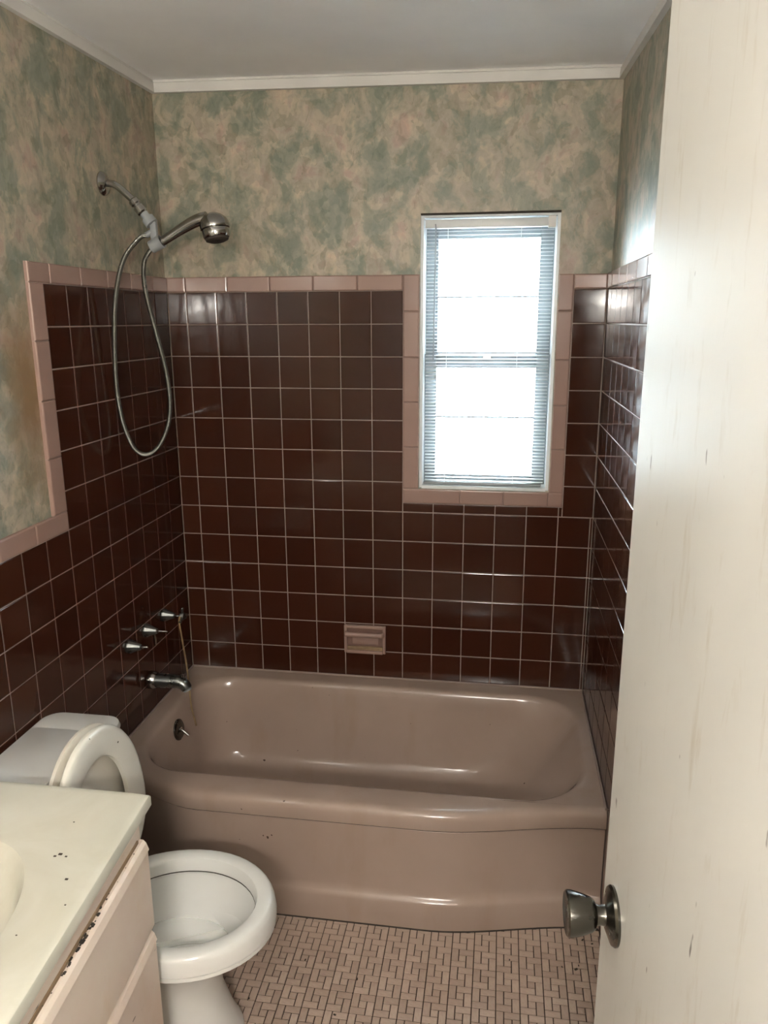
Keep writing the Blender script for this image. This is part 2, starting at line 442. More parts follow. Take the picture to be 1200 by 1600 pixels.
# left and right walls
def side_wall(wall, side, first):
    cl = [0.0] + [-(first+i*P) for i in range(24)]
    ne = 7 if side == 'left' else 11
    edge = cl[ne]
    st = MB()
    ex, ey, ez = FR[side]
    for r in range(17):
        z0, z1 = rows(r)
        if r == 16: z0 = 0.002
        if z1 - z0 < 0.01: continue
        for i in range(len(cl)-1):
            u0, u1 = cl[i], cl[i+1]
            if r < 6 and i >= ne: continue
            if z1 < RIM+0.01 and u0 > -0.70: continue
            if r == 12 and u0 > -0.70: zz0 = RIM+0.002
            else: zz0 = z0
            if u1 < YF: continue
            if u0 > -1.42 and side == 'left' or u0 > -0.98:
                put_tile(wall, side, u0, u1, zz0, z1, MT, 'tile')
            else:
                x0, x1 = (-0.006, 0.0) if side == 'left' else (W, W+0.006)
                st.box((x0, u1+0.0017, zz0+0.0017), (x1, u0-0.0017, z1-0.0017))
    o = st.build('tile_field', MT, wall); o['kind'] = 'stuff'
    k = 0.0; oe = edge-0.064
    j = [0.0, -0.119, -0.2715, -0.424, -0.5765, -0.729, oe] if side == 'left' else [0.0, -0.113, -0.2655, -0.418, -0.571, -0.7235, -0.876, -1.0285, -1.181, oe]
    for a, c in zip(j, j[1:]): border(wall, side, a, c, Z0, Z0+0.051)
    zs = [-0.602, -0.4495, -0.297, -0.1445, 0.0]
    for a, c in zip(zs, zs[1:]): border(wall, side, edge-0.0005, oe, Z0+a, Z0+c)
    y = edge-0.0005; first_ = True
    while y > YF+0.02:
        y2 = max(YF, y-0.1525); border(wall, side, y, y2, Z0-0.6565, Z0-0.6025); y = y2
    g = MB(); x0, x1 = (XL, -0.0016) if side == 'left' else (W+0.0016, XR)
    for ya, yb, za, zc in ((0, oe+0.002, Z0-0.6565, Z0+0.049), (0, YF, 0, Z0-0.604)):
        g.box((x0, yb, za), (x1, ya, zc))
    g.build('grout', MGROUT, wall)
side_wall(wall_left, 'left', CB)
side_wall(wall_right, 'right', 0.1045)

# ------------------------------------------------------------------ floor mosaic (pinwheel blocks)
U = 0.0615/3
PX, PY = 1.393, -0.9265
pieces = [(0, 0, 1, 2), (1, 0, 2, 1), (1, 1, 1, 1), (2, 1, 1, 2), (0, 2, 2, 1)]
def cam_xy(x, y, z):
    d = Vector((x, y, z)) - M4.translation
    zz = d.dot(_f); return 600+1203.18*d.dot(_r)/zz, 800+1203.18*d.dot(_d)/zz, zz
def tub_front(x): 
    return -0.733 - 0.077*sstep(0.05, 0.33, x)*(1-sstep(1.0, 1.50, x))
near, rest = [], []
for bi in range(-24, 3):
    for bj in range(-3, 27):
        for (u, v_, du, dv) in pieces:
            x0 = PX + (bi*3+u)*U; y1 = PY - (bj*3+v_)*U
            x1 = x0+du*U; y0 = y1-dv*U
            x0 = max(x0, 0.003); x1 = min(x1, W-0.002)
            if x1-x0 < 0.004: continue
            cx, cy = (x0+x1)/2, (y0+y1)/2
            if cy > tub_front(cx)+0.03 or cy < YF: continue
            px, py, zz = cam_xy(cx, cy, 0)
            vis = 370 < px < 950 and 1400 < py < 1606 and not (cx < 0.60 and cy < -0.99) 
            (near if vis else rest).append((zz, x0, x1, y0, y1))
near.sort()
rest += near[300:]; near = near[:300]
TG = 0.0028
for zz, x0, x1, y0, y1 in near:
    me = tile_mesh(x1-x0-TG, y1-y0-TG, 0.003, MF, 0.0011, 'mosaic_tile')
    o = bpy.data.objects.new('mosaic_tile', me)
    o.matrix_world = Matrix.Translation(((x0+x1)/2, (y0+y1)/2, -0.0012)) @ Euler((random.gauss(0, .004), random.gauss(0, .004), random.gauss(0, .006))).to_matrix().to_4x4()
    COL.objects.link(o); o.parent = floor
b = MB()
for zz, x0, x1, y0, y1 in rest: b.box((x0+TG/2, y0+TG/2, -0.001), (x1-TG/2, y1-TG/2, 0.0018))
o = b.build('mosaic_field', MF, floor); o['kind'] = 'stuff'

# ------------------------------------------------------------------ bathtub
def rring(x0, x1, yf, yb, r, z, bow=False, nc=10, nl=40, ns=12):
    """rounded rectangle, counter-clockwise from the front left; r = radii (fl, fr, br, bl)"""
    if not isinstance(r, (list, tuple)): r = [r]*4
    pts = []
    def arc(cx, cy, rr, a0):
        for k in range(nc+1):
            a = a0 + (PI/2)*k/nc; pts.append([cx+rr*math.cos(a), cy+rr*math.sin(a), z])
    def line(a, b_, n):
        for k in range(1, n): pts.append([a[0]+(b_[0]-a[0])*k/n, a[1]+(b_[1]-a[1])*k/n, z])
    line((x0+r[0], yf), (x1-r[1], yf), nl); arc(x1-r[1], yf+r[1], r[1], -PI/2)
    line((x1, yf+r[1]), (x1, yb-r[2]), ns); arc(x1-r[2], yb-r[2], r[2], 0)
    line((x1-r[2], yb), (x0+r[3], yb), nl); arc(x0+r[3], yb-r[3], r[3], PI/2)
    line((x0, yb-r[3]), (x0, yf+r[0]), ns); arc(x0+r[0], yf+r[0], r[0], PI)
    if bow:
        for p in pts:
            k = max(0, min(1, (p[1]-yb)/(yf-yb)))
            p[1] += (tub_front(p[0])+0.733)*(1 if p[1] < yf+0.05 else k)
    return [tuple(p) for p in pts]
tub = thing('bathtub', (W/2, -0.38, 0), 'pink-beige enamelled bathtub with a bowed front set between tiled walls', 'bathtub')
e = 0.0008
R = []
def outer(ins, z): return rring(0.001, W-0.001, -0.733+ins, -e, 0.0015, z, True)
R.append(outer(0.030, RIM-0.056)); R.append(outer(0.006, RIM-0.056)); R.append(outer(0.001, RIM-0.0535))
R.append(outer(0.0, RIM-0.050)); R.append(outer(0.001, RIM-0.022)); R.append(outer(0.004, RIM-0.012)); R.append(outer(0.010, RIM-0.005)); R.append(outer(0.019, RIM-0.001)); R.append(outer(0.028, RIM))
def inn(l, rr, fr, bk, z, rad): return rring(0.072+l, 1.458-rr, -0.700+fr, -0.078-bk, rad, z)
rd = [0.17, 0.20, 0.17, 0.15]
def sc(k): return [x*k for x in rd]
R.append(inn(-0.022, -0.022, -0.016, -0.016, RIM, sc(1.06)))
R.append(inn(-0.008, -0.008, -0.007, -0.007, RIM-0.0015, sc(1.02)))
R.append(inn(0.0, 0.0, 0.0, 0.0, RIM-0.006, rd))
R.append(inn(0.006, 0.008, 0.006, 0.006, RIM-0.016, rd))
R.append(inn(0.014, 0.028, 0.013, 0.013, RIM-0.05, rd))
R.append(inn(0.026, 0.085, 0.026, 0.026, RIM-0.13, sc(0.98)))
R.append(inn(0.040, 0.155, 0.042, 0.042, RIM-0.22, sc(0.92)))
R.append(inn(0.052, 0.215, 0.056, 0.056, RIM-0.275, sc(0.86)))
R.append(inn(0.072, 0.260, 0.075, 0.075, RIM-0.303, sc(0.78)))
R.append(inn(0.105, 0.305, 0.105, 0.105, RIM-0.318, sc(0.66)))
R.append(inn(0.150, 0.350, 0.140, 0.140, RIM-0.322, sc(0.5)))
MB().loft(R, False, True).build('tub_shell', MTUB, tub, 40)
prof = [(0.034, RIM-0.0595), (0.012, RIM-0.0600), (0.0095, RIM-0.063), (0.013, 0.25), (0.016, 0.16), (0.016, 0.118), (0.013, 0.104), (0.006, 0.096), (0.001, 0.092), (-0.003, 0.084), (-0.003, 0.04), (-0.003, 0.001), (0.03, 0.001)]
ring = []
nx = 60
for k in range(nx+1):
    x = 0.002 + (W-0.004)*k/nx
    ring.append([(x, tub_front(x)+o_, z) for o_, z in prof])
MB().loft(ring, False, False, closed=False).build('apron', MTUB, tub, 40)
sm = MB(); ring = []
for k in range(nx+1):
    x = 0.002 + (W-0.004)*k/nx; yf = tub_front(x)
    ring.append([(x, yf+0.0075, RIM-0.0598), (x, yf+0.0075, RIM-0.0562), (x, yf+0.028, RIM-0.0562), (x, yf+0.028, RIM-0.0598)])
sm.loft(ring, True, True).build('painted_seam_shade', MDARK, tub)  # dark strip painting in the shadow between lip and apron
ov = MB(); oc = Vector((0.0895, -0.366, 0.316)); oax = Vector((0.989, 0, 0.148)).normalized()
ov.lathe([(0, 0.037), (0.004, 0.037), (0.007, 0.033), (0.009, 0.020), (0.0095, 0.0)], oc, oax, 28)
op = ov.build('overflow_plate', MNIC, tub, 35); op['label'] = 'chrome overflow plate'
lv = MB(); lv.tube([oc+oax*0.006, oc+oax*0.018+Vector((0, -0.002, -0.004)), oc+oax*0.040+Vector((0, -0.006, -0.022))], [0.0045, 0.004, 0.0045], 10)
lv.lathe([(0.006, 0.010), (0.012, 0.009)], oc, oax, 14)
lv.build('trip_lever', MCHR, op, 35)
dr = MB(); dr.lathe([(0, 0.034), (0.003, 0.033), (0.004, 0.026), (0.001, 0.022)], (0.30, -0.386, RIM-0.3225), (0, 0, 1), 24)
dr.build('drain', MCHR, tub, 35)
bj = MB().tube([(0.004+(W-0.008)*k/nx, tub_front(0.004+(W-0.008)*k/nx)-0.0035, 0.0025) for k in range(nx+1)], 0.0028, 6).build('base_joint', MDARK, tub)
# caulk bead along the back and side walls
cp = [(0.004, -0.72, RIM+0.001), (0.004, -0.004, RIM+0.001), (W-0.004, -0.004, RIM+0.001), (W-0.004, -0.72, RIM+0.001)]
c_ = MB()
for a, b_ in zip(cp, cp[1:]): c_.tube([a, b_], 0.0035, 6)
c_.build('caulk_bead', MGROUT, tub)

# ------------------------------------------------------------------ window and blind
win = struct(MB().build('window_1', MWIN)) if False else None
b = MB(); fy0, fy1 = 0.022, 0.155
b.box((WX0, fy0, WZ0), (WX0+0.010, fy1, WZ1)); b.box((WX1-0.010, fy0, WZ0), (WX1, fy1, WZ1))
b.box((WX0+0.010, fy0+0.006, WZ1-0.012), (WX1-0.010, fy1, WZ1)); b.box((WX0+0.010, fy0-0.018, WZ0), (WX1-0.010, fy1, WZ0+0.010))
window = struct(b.build('window_1', MWIN))
MB().box((WX0+0.0005, 0.0085, WZ1-0.0055), (WX1-0.0005, 0.0215, WZ1-0.0005)).build('painted_gap_shadow', MDARK, window)  # dark strip painting in the shadow line along the opening's top
def sash(name, z0, z1, y, top, bot, mz):
    x0, x1 = WX0+0.011, WX1-0.011
    s = MB(); st = 0.040
    s.bbox((x0, y, z0), (x0+st, y+0.032, z1), 0.003); s.bbox((x1-st-0.006, y, z0), (x1, y+0.032, z1), 0.003)
    s.bbox((x0+st, y, z1-top), (x1-st-0.006, y+0.032, z1), 0.003); s.bbox((x0+st, y, z0), (x1-st-0.006, y+0.032, z0+bot), 0.003)
    o = s.build(name, MSASH, window, 30)
    MB().box((x0+st, y+0.009, mz-0.004), (x1-st-0.006, y+0.022, mz+0.004)).build('muntin', MSASH, o)
    MB().box((x0+st-0.004, y+0.015, z0+bot-0.004), (x1-st, y+0.019, z1-top+0.004)).build('pane', MGLASS, o)
    return o
sash('sash', 1.558, WZ1-0.012, 0.112, 0.060, 0.042, 1.785)
sash('sash', WZ0+0.010, 1.592, 0.078, 0.048, 0.030, 1.372)
MB().bbox((1.105, 0.070, 1.575), (1.135, 0.085, 1.585), 0.002).build('sash_lock', MCHR, window)
bl = thing('window_blind', ((WX0+WX1)/2, 0.034, WZ0+0.012), 'white mini blind with open horizontal slats hung in the window', 'blind')
BX0, BX1, BY = WX0+0.0145, WX1-0.019, 0.034
MB().bbox((BX0, BY-0.014, WZ1-0.046), (BX1, BY+0.014, WZ1-0.019), 0.002).build('head_rail', MBL, bl, 30)
MB().bbox((BX1-0.020, BY-0.020, WZ1-0.050), (BX1+0.004, BY+0.016, WZ1-0.0145), 0.002).build('mounting_bracket', MTRIM, bl, 30)
MB().bbox((BX0, BY-0.009, WZ0+0.0115), (BX1-0.006, BY+0.009, WZ0+0.021), 0.003).build('bottom_rail', MGREY, bl, 30)
sl = MB(); ds = 0.0155; prof = []
for k in range(5):
    t = -1+2*k/4; prof.append((t*ds/2, 0.0014*(1-t*t)))
ring = []
L2 = (BX1-BX0)/2-0.002
for xx in (-L2, L2):
    ring.append([(xx, a, z) for a, z in prof] + [(xx, a, z-0.0006) for a, z in reversed(prof)])
sl.loft(ring, True, True)
sme = bpy.data.meshes.new('slat'); sme.from_pydata(sl.v, [], sl.f); sme.materials.append(MBL); sme.shade_smooth(); sme.set_sharp_from_angle(angle=0.6)
nsl = 74; zt, zl = WZ1-0.056, WZ0+0.026
for k in range(nsl):
    o = bpy.data.objects.new('slat', sme); z = zt+(zl-zt)*k/(nsl-1)
    o.location = (random.gauss(0, .0005), 0, z-bl.location.z); o.rotation_euler = (random.gauss(0.05, .03), random.gauss(0, .0008), 0)
    link(o, bl)
for cx in (BX0+0.075, BX1-0.105):
    c_ = MB()
    for dy in (-0.0085, 0.0085): c_.tube([(cx, BY+dy, WZ0+0.02), (cx, BY+dy, WZ1-0.046)], 0.0006, 5)
    c_.build('ladder_cord', MBL, bl)
wd = MB(); wd.tube([(BX0+0.036, BY-0.018, WZ1-0.050), (BX0+0.032, BY-0.020, 1.57)], 0.0023, 8); wd.tube([(BX0+0.034, BY-0.014, WZ1-0.033), (BX0+0.036, BY-0.018, WZ1-0.052)], 0.002, 8)
wd.build('tilt_wand', MGREY, bl, 40)

# ------------------------------------------------------------------ door
DA = math.radians(4.0)
e2 = Vector((1.3215, -1.80)); dd = Vector((math.sin(DA), -math.cos(DA))); nn = Vector((math.cos(DA), math.sin(DA)))
DT = 0.035; DL = 0.665
def dp(s, t, z):   # s along the leaf from the free edge, t into the leaf
    q = e2 + dd*s + nn*t; return Vector((q.x, q.y, z))
b = MB()
xf = Matrix.Identity(4)
b.bbox((0, 0, 0.012), (DL, DT, 2.025), 0.002)
b.v = [dp(*p) for p in b.v]
door = struct(b.build('door_1', MDOOR))
kz = 1.018; kc = dp(0.062, 0, kz); kax = Vector((-nn.x, -nn.y, 0))
k = MB()
k.lathe([(0.0, 0.0335), (0.003, 0.034), (0.006, 0.032), (0.010, 0.021), (0.0115, 0.017), (0.013, 0.0)], kc, kax, 36)
ros = k.build('rosette', MNIC, door, 30)
k = MB()
k.lathe([(0.010, 0.0125), (0.018, 0.011), (0.022, 0.012), (0.024, 0.0165), (0.028, 0.0195), (0.040, 0.0235), (0.051, 0.0262), (0.0555, 0.0262), (0.0575, 0.0245), (0.0560, 0.020), (0.0545, 0.0)], kc, kax, 36)
kn = k.build('door_knob', MNIC, door, 30); kn['label'] = 'satin metal tulip door knob'
for z in (0.25, 1.75):
    MB().lathe([(0, 0.006), (0.09, 0.006)], dp(DL+0.004, -0.002, z), (0, 0, 1), 10).build('hinge', MNIC, door, 30)

# ------------------------------------------------------------------ wall lamp behind the viewer (out of frame, lights the room)
LX, LY, LZ = 1.13, -3.30, 1.82
cl = thing('wall_lamp', (LX, LY, LZ), 'wall lamp with two warm globe bulbs on the hall wall', 'wall lamp')
MB().bbox((LX-0.15, LY+0.0005, LZ-0.05), (LX+0.15, LY+0.020, LZ+0.05), 0.006).build('back_plate', MCHR, cl, 30)
for s_ in (-1, 1):
    MB().lathe([(0.018, 0.022), (0.050, 0.022), (0.050, 0)], (LX+s_*0.08, LY, LZ), (0, 1, 0), 16).build('socket', MGREY, cl, 30)
    MB().lathe([(0.049, 0.015)]+[(0.108-0.058*math.cos(PI*k_/12), max(0.001, 0.058*math.sin(PI*k_/12))) for k_ in range(2, 13)], (LX+s_*0.08, LY, LZ), (0, 1, 0), 20).build('bulb', MBULB, cl, 60)

VLX, VLY, VLZ = XL, -1.98, 2.06  # unseen lamp, added to brighten the ceiling
vl = thing('vanity_fill_lamp', (VLX, VLY, VLZ), 'added out-of-view fill lamp with two bulbs on the left wall above the counter', 'wall lamp')
MB().bbox((VLX+0.0005, VLY-0.16, VLZ-0.04), (VLX+0.022, VLY+0.16, VLZ+0.04), 0.006).build('back_plate', MCHR, vl, 30)
for s_ in (-1, 1):
    MB().lathe([(0.020, 0.018), (0.050, 0.018), (0.050, 0)], (VLX, VLY+s_*0.09, VLZ), (1, 0, 0), 16).build('socket', MGREY, vl, 30)
    MB().lathe([(0.049, 0.013)]+[(0.092-0.042*math.cos(PI*k_/12), max(0.001, 0.042*math.sin(PI*k_/12))) for k_ in range(2, 13)], (VLX, VLY+s_*0.09, VLZ), (1, 0, 0), 18).build('bulb', MBULBV, vl, 60)

# ------------------------------------------------------------------ toilet
TY = -1.222
toi = thing('toilet', (0.36, TY, 0), 'white porcelain toilet with the seat and lid raised beside the tub', 'toilet')
def egg(cx, ax0, ax1, ay, z, n=48, yc=TY, e=2.0):
    pts = []
    for i in range(n):
        a = 2*PI*i/n; c, s_ = math.cos(a), math.sin(a)
        ax = ax1 if c > 0 else ax0
        pts.append((cx+ax*math.copysign(abs(c)**(2/e), c), yc+ay*math.copysign(abs(s_)**(2/e), s_), z))
    return pts
RZ = 0.393; CX = 0.475
rings = [egg(0.40, 0.20, 0.195, 0.122, 0.001, e=2.4), egg(0.40, 0.20, 0.192, 0.120, 0.02, e=2.4), egg(0.40, 0.195, 0.175, 0.108, 0.06, e=2.3), egg(0.40, 0.19, 0.150, 0.098, 0.14, e=2.2),
         egg(0.405, 0.19, 0.145, 0.100, 0.20, e=2.2), egg(0.42, 0.20, 0.165, 0.118, 0.26), egg(0.45, 0.21, 0.195, 0.150, 0.305), egg(CX, 0.225, 0.207, 0.172, 0.326), egg(CX, 0.23, 0.2145, 0.180, 0.334),
         egg(CX, 0.23, 0.2145, 0.180, 0.343), egg(CX, 0.225, 0.207, 0.1725, 0.3450), egg(CX, 0.23, 0.2165, 0.1825, 0.348), egg(CX, 0.23, 0.2165, 0.183, 0.362), egg(CX, 0.23, 0.213, 0.181, 0.380), egg(CX, 0.227, 0.208, 0.177, RZ-0.004), egg(CX, 0.222, 0.202, 0.171, RZ),
         egg(CX, 0.190, 0.180, 0.150, RZ), egg(CX, 0.182, 0.172, 0.142, RZ-0.003), egg(CX, 0.177, 0.168, 0.138, RZ-0.010), egg(CX, 0.175, 0.166, 0.136, RZ-0.034), egg(CX, 0.181, 0.173, 0.143, RZ-0.038),
         egg(CX, 0.178, 0.170, 0.140, RZ-0.055), egg(CX-0.005, 0.170, 0.158, 0.128, RZ-0.095), egg(CX-0.015, 0.145, 0.135, 0.108, RZ-0.135), egg(CX-0.03, 0.110, 0.105, 0.083, RZ-0.175), egg(CX-0.045, 0.075, 0.07, 0.058, RZ-0.215), egg(CX-0.05, 0.04, 0.04, 0.035, RZ-0.235)]
MB().loft(rings, True, True).build('bowl', MPOR, toi, 38)
st_ = egg(CX, 0.1755, 0.1665, 0.1365, RZ-0.0365); MB().tube(st_+[st_[0]], 0.0011, 6).build('rim_gap_shade', MDARK, toi, 60)  # dark ring painting in the shade under the rim lip
b = MB(); wr = egg(CX-0.018, 0.136, 0.127, 0.101, RZ-0.146); b.add(wr, [tuple(range(len(wr)))])
b.build('water', MWATER, toi)
# deck between bowl and tank
b = MB(); b.bbox((0.20, TY-0.10, 0.20), (0.33, TY+0.10, RZ-0.004), 0.02); b.build('bowl_deck', MPOR, toi, 40)
# tank and lid
TYc = -1.170
def rr2(x0, x1, y0, y1, r, z, n=8):
    pts = []
    for cx, cy, a0 in ((x1-r, y0+r, -PI/2), (x1-r, y1-r, 0), (x0+r, y1-r, PI/2), (x0+r, y0+r, PI)):
        for k_ in range(n+1):
            a = a0+PI/2*k_/n; pts.append((cx+r*math.cos(a), cy+r*math.sin(a), z))
    return pts
b = MB()
b.loft([rr2(0.014, 0.180, TYc-0.175, TYc+0.175, 0.035, 0.375), rr2(0.012, 0.192, TYc-0.19, TYc+0.19, 0.035, 0.40), rr2(0.010, 0.205, TYc-0.200, TYc+0.200, 0.032, 0.672)], True, True)
b.build('tank', MPOR, toi, 38)
b = MB(); LT = 0.706
b.loft([rr2(0.008, 0.212, TYc-0.212, TYc+0.212, 0.04, 0.672), rr2(0.006, 0.221, TYc-0.217, TYc+0.217, 0.045, 0.676), rr2(0.006, 0.224, TYc-0.218, TYc+0.218, 0.046, 0.688),
        rr2(0.008, 0.221, TYc-0.216, TYc+0.216, 0.046, 0.697), rr2(0.014, 0.212, TYc-0.209, TYc+0.209, 0.045, 0.701), rr2(0.020, 0.200, TYc-0.2, TYc+0.118, 0.022, 0.7025),
        rr2(0.021, 0.199, TYc-0.2, TYc+0.117, 0.022, 0.7075), rr2(0.024, 0.196, TYc-0.198, TYc+0.114, 0.02, 0.710)], True, True)
b.build('tank_lid', MPOR, toi, 38)
# raised seat ring and lid: local frame u = up along the raised seat, v = across
def seat_pt(u, v_, t, hx=0.286, hz=RZ+0.018, lean=math.radians(6.0)):
    return (hx - math.sin(lean)*u + math.cos(lean)*t, TY+0.012+v_, hz + math.cos(lean)*u + math.sin(lean)*t)
def seat_egg(u0, u1, hw, t, n=56, dx=0):
    pts = []; cu = u0+(u1-u0)*0.46
    for i in range(n):
        a = 2*PI*i/n; c, s_ = math.cos(a), math.sin(a)
        au = (u1-cu) if c > 0 else (cu-u0)
        ex = 2.0 if c > 0 else 2.6
        pts.append(seat_pt(cu+au*math.copysign(abs(c)**(2/ex), c), hw*math.copysign(abs(s_)**(2/2.15), s_), t))
    return pts
b = MB()
o0, o1, hw = 0.0, 0.385, 0.183
i0, i1, iw = 0.070, 0.316, 0.110
rings = [seat_egg(o0+.004, o1-.004, hw-.004, 0.012), seat_egg(o0, o1, hw, 0.016), seat_egg(o0, o1, hw, 0.024), seat_egg(o0+.005, o1-.005, hw-.005, 0.030),
         seat_egg(o0+.014, o1-.014, hw-.014, 0.032), seat_egg(i0-.008, i1+.008, iw+.008, 0.030), seat_egg(i0, i1, iw, 0.025), seat_egg(i0, i1, iw, 0.014), seat_egg(i0-.004, i1+.004, iw+.004, 0.012)]
rings.append(rings[0])
b.loft(rings); b.build('seat_ring', MSEAT, toi, 40)
b = MB()
rings = [seat_egg(o0+.004, o1-.002, hw-.003, -0.012), seat_egg(o0, o1+.003, hw+.002, -0.008), seat_egg(o0, o1+.003, hw+.002, 0.000), seat_egg(o0+.006, o1-.004, hw-.004, 0.003)]
b.loft(rings, True, True); b.build('seat_lid', MSEATU, toi, 40)
for s_ in (-1, 1):
    MB().lathe([(-0.02, 0.011), (0.02, 0.011)], (0.288, TY+0.012+s_*0.075, RZ+0.013), (0, 1, 0), 12).build('hinge', MSEAT, toi, 30)

# ------------------------------------------------------------------ vanity
VZ = 0.790
van = thing('vanity_cabinet', (0.26, -1.80, 0), 'peach-painted vanity cabinet with grimy worn fronts beside the toilet', 'cabinet')
def vfx(y): return 0.490 + (-1.41-y)*0.072       # carcass front plane
ya, ybk = -1.428, -2.16
b = MB()
def vbox(x0, x1, y0, y1, z0, z1):
    """box whose x limits may be numbers or the flared front plane plus an offset"""
    g = lambda q, y: q if isinstance(q, float) else vfx(y)+q[0]
    b.loft([[(g(x0, y), y, z0), (g(x1, y), y, z0), (g(x1, y), y, z1), (g(x0, y), y, z1)] for y in (y0, y1)], True, True)
vbox(0.004, (0.0,), ya-0.016, ya, 0.001, VZ-0.0285); vbox(0.004, (0.0,), ybk, ybk+0.016, 0.001, VZ-0.0285)
vbox(0.004, 0.010, ybk+0.016, ya-0.016, 0.09, VZ-0.0285); vbox(0.010, (-0.019,), ybk+0.016, ya-0.016, 0.09, 0.106)
vbox((-0.018,), (0.0,), ybk+0.016, ya-0.016, 0.106, VZ-0.0285); vbox((-0.075,), (-0.06,), ybk+0.016, ya-0.016, 0.001, 0.09)
b.build('carcass', MCAB, van)
def front(name, y1, y0, z0, z1, th=0.016):
    """overlay front with a bevelled finger-pull top edge, hung on the slightly flared carcass front"""
    pr = [(0.0006, z0), (th-0.006, z0), (th, z0+0.006), (th, z1-0.024), (th+0.003, z1-0.021), (th-0.002, z1-0.006), (th-0.008, z1), (0.0006, z1)]
    b = MB(); ring = []
    for y in (y0, y1): ring.append([(vfx(y)+o_, y, z) for o_, z in pr])
    b.loft(ring, True, True); return b.build(name, MCAB, van)
for z0, z1, nm in ((0.508, 0.712, 'drawer_front'), (0.10, 0.499, 'door')):
    front(nm, -1.432, -2.15, z0, z1)
# bare grimy strips showing in the gaps
for z0, z1 in ((0.7122, 0.7190), (0.4992, 0.5078)):
    b = MB(); pr = [(0.0006, z0), (0.0035, z0), (0.0035, z1), (0.0006, z1)]
    b.loft([[(vfx(y)+o_, y, z) for o_, z in pr] for y in (-2.15, -1.445)], True, True); b.build('gap_strip', MWOOD, van)
b = MB(); rnd = random.Random(3)
for k_ in range(40):
    y = rnd.gauss(-1.69, 0.035) if k_ < 26 else rnd.uniform(-1.9, -1.45)
    s_ = rnd.uniform(0.0010, 0.0030) if k_ < 26 else rnd.uniform(0.0006, 0.0014)
    z = 0.7128+rnd.uniform(0.0, 0.002); x = vfx(y)+rnd.uniform(0.003, 0.009)
    b.bbox((x-s_*0.8, y-s_*1.3, z-s_*0.4), (x+s_*0.8, y+s_*1.3, z+s_*0.5), s_*0.2)
o = b.build('grime', MDARK, van); o['kind'] = 'stuff'

# cultured-marble top with an integral oval bowl
top = thing('washbasin_counter', (0.26, -1.80, VZ), 'cream washbasin counter with a moulded oval basin and scattered dirt', 'countertop')
sc_, sa, sb = Vector((0.268, -1.802)), 0.166, 0.236
poly = [(0.002, -2.19), (0.564, -2.19), (0.543, -1.913), (0.5075, -1.392), (0.002, -1.392)]
angs = sorted(set([round(2*PI*k_/96, 6) for k_ in range(96)] + [round(math.atan2(y-sc_.y, x-sc_.x) % (2*PI), 6) for x, y in poly]))
def cast(a, ins=0.0):
    d = Vector((math.cos(a), math.sin(a))); best = None
    n_ = len(poly)
    for i in range(n_):
        p, q_ = Vector(poly[i]), Vector(poly[(i+1) % n_]); ed = q_-p
        nrm = Vector((ed.y, -ed.x)).normalized()
        den = d.dot(nrm)
        if den > 1e-6:
            t = ((p-sc_).dot(nrm)-ins)/den
            best = t if best is None else min(best, t)
    q_ = sc_+d*best; return q_
def oring(ins, z): return [(cast(a, ins).x, cast(a, ins).y, z) for a in angs]
def ering(k_, z): return [(sc_.x+sa*k_*math.cos(a_), sc_.y+sb*k_*math.sin(a_), z) for a_ in [math.atan2(math.sin(a)/sb, math.cos(a)/sa) for a in angs]]
T = [oring(0.022, VZ-0.028), oring(0.004, VZ-0.028), oring(0.0, VZ-0.025), oring(0.0, VZ-0.006), oring(0.002, VZ-0.002), oring(0.006, VZ), oring(0.016, VZ), ering(1.03, VZ), ering(1.0, VZ-0.002), ering(0.975, VZ-0.010), ering(0.93, VZ-0.035), ering(0.85, VZ-0.075), ering(0.70, VZ-0.110), ering(0.48, VZ-0.130), ering(0.2, VZ-0.138)]
MB().loft(T, False, True).build('counter_slab', MTOP, top, 35)
MB().lathe([(0, 0.024), (0.003, 0.023), (0.004, 0.016), (0.001, 0.014), (0.001, 0)], (sc_.x, sc_.y, VZ-0.1385), (0, 0, 1), 20).build('sink_drain', MCHR, top, 35)
# dirt flecks on the counter
b = MB()
for px, py, s_ in ((0.425, -1.588, 0.0035), (0.438, -1.592, 0.0022), (0.418, -1.594, 0.0025), (0.470, -1.645, 0.0028), (0.5, -1.70, 0.0016), (0.40, -1.50, 0.0016), (0.46, -1.77, 0.0015)):
    b.bbox((px-s_, py-s_*0.7, VZ), (px+s_, py+s_*0.7, VZ+s_*0.5), s_*0.25)
o = b.build('dirt_flecks', MDARK); tag(o, 'small dark dirt flecks lying on the cream counter', 'dirt', kind='stuff')

# ------------------------------------------------------------------ shower
SY = -0.386
sh = thing('shower_arm', (XL, SY, 2.100), 'chrome shower arm with a grey hose bracket high on the left wall', 'shower arm')
MB().lathe([(0, 0.034), (0.003, 0.034), (0.010, 0.029), (0.016, 0.018), (0.018, 0.012)], (XL+0.0005, SY, 2.100), (1, 0, 0), 28).build('wall_flange', MCHR, sh, 35)
pa = spline([(XL+0.010, SY, 2.101), (0.012, SY, 2.101), (0.038, SY, 2.092), (0.085, SY, 2.052), (0.096, SY, 2.043)], 6)
MB().tube(pa, 0.0105, 14).build('arm_pipe', MCHR, sh, 40)
ax = Vector((0.62, 0, -0.78)).normalized(); o0_ = Vector((0.083, SY, 2.054))
MB().lathe([(0, 0.012), (0.004, 0.0155), (0.016, 0.0155), (0.019, 0.012), (0.024, 0.012), (0.027, 0.0165), (0.046, 0.0165), (0.050, 0.012)], o0_, ax, 18).build('swivel_nut', MCHR, sh, 30)
br = MB()
br.lathe([(0.050, 0.0125), (0.066, 0.0125), (0.067, 0.019), (0.088, 0.0195), (0.090, 0.010)], o0_, ax, 16)
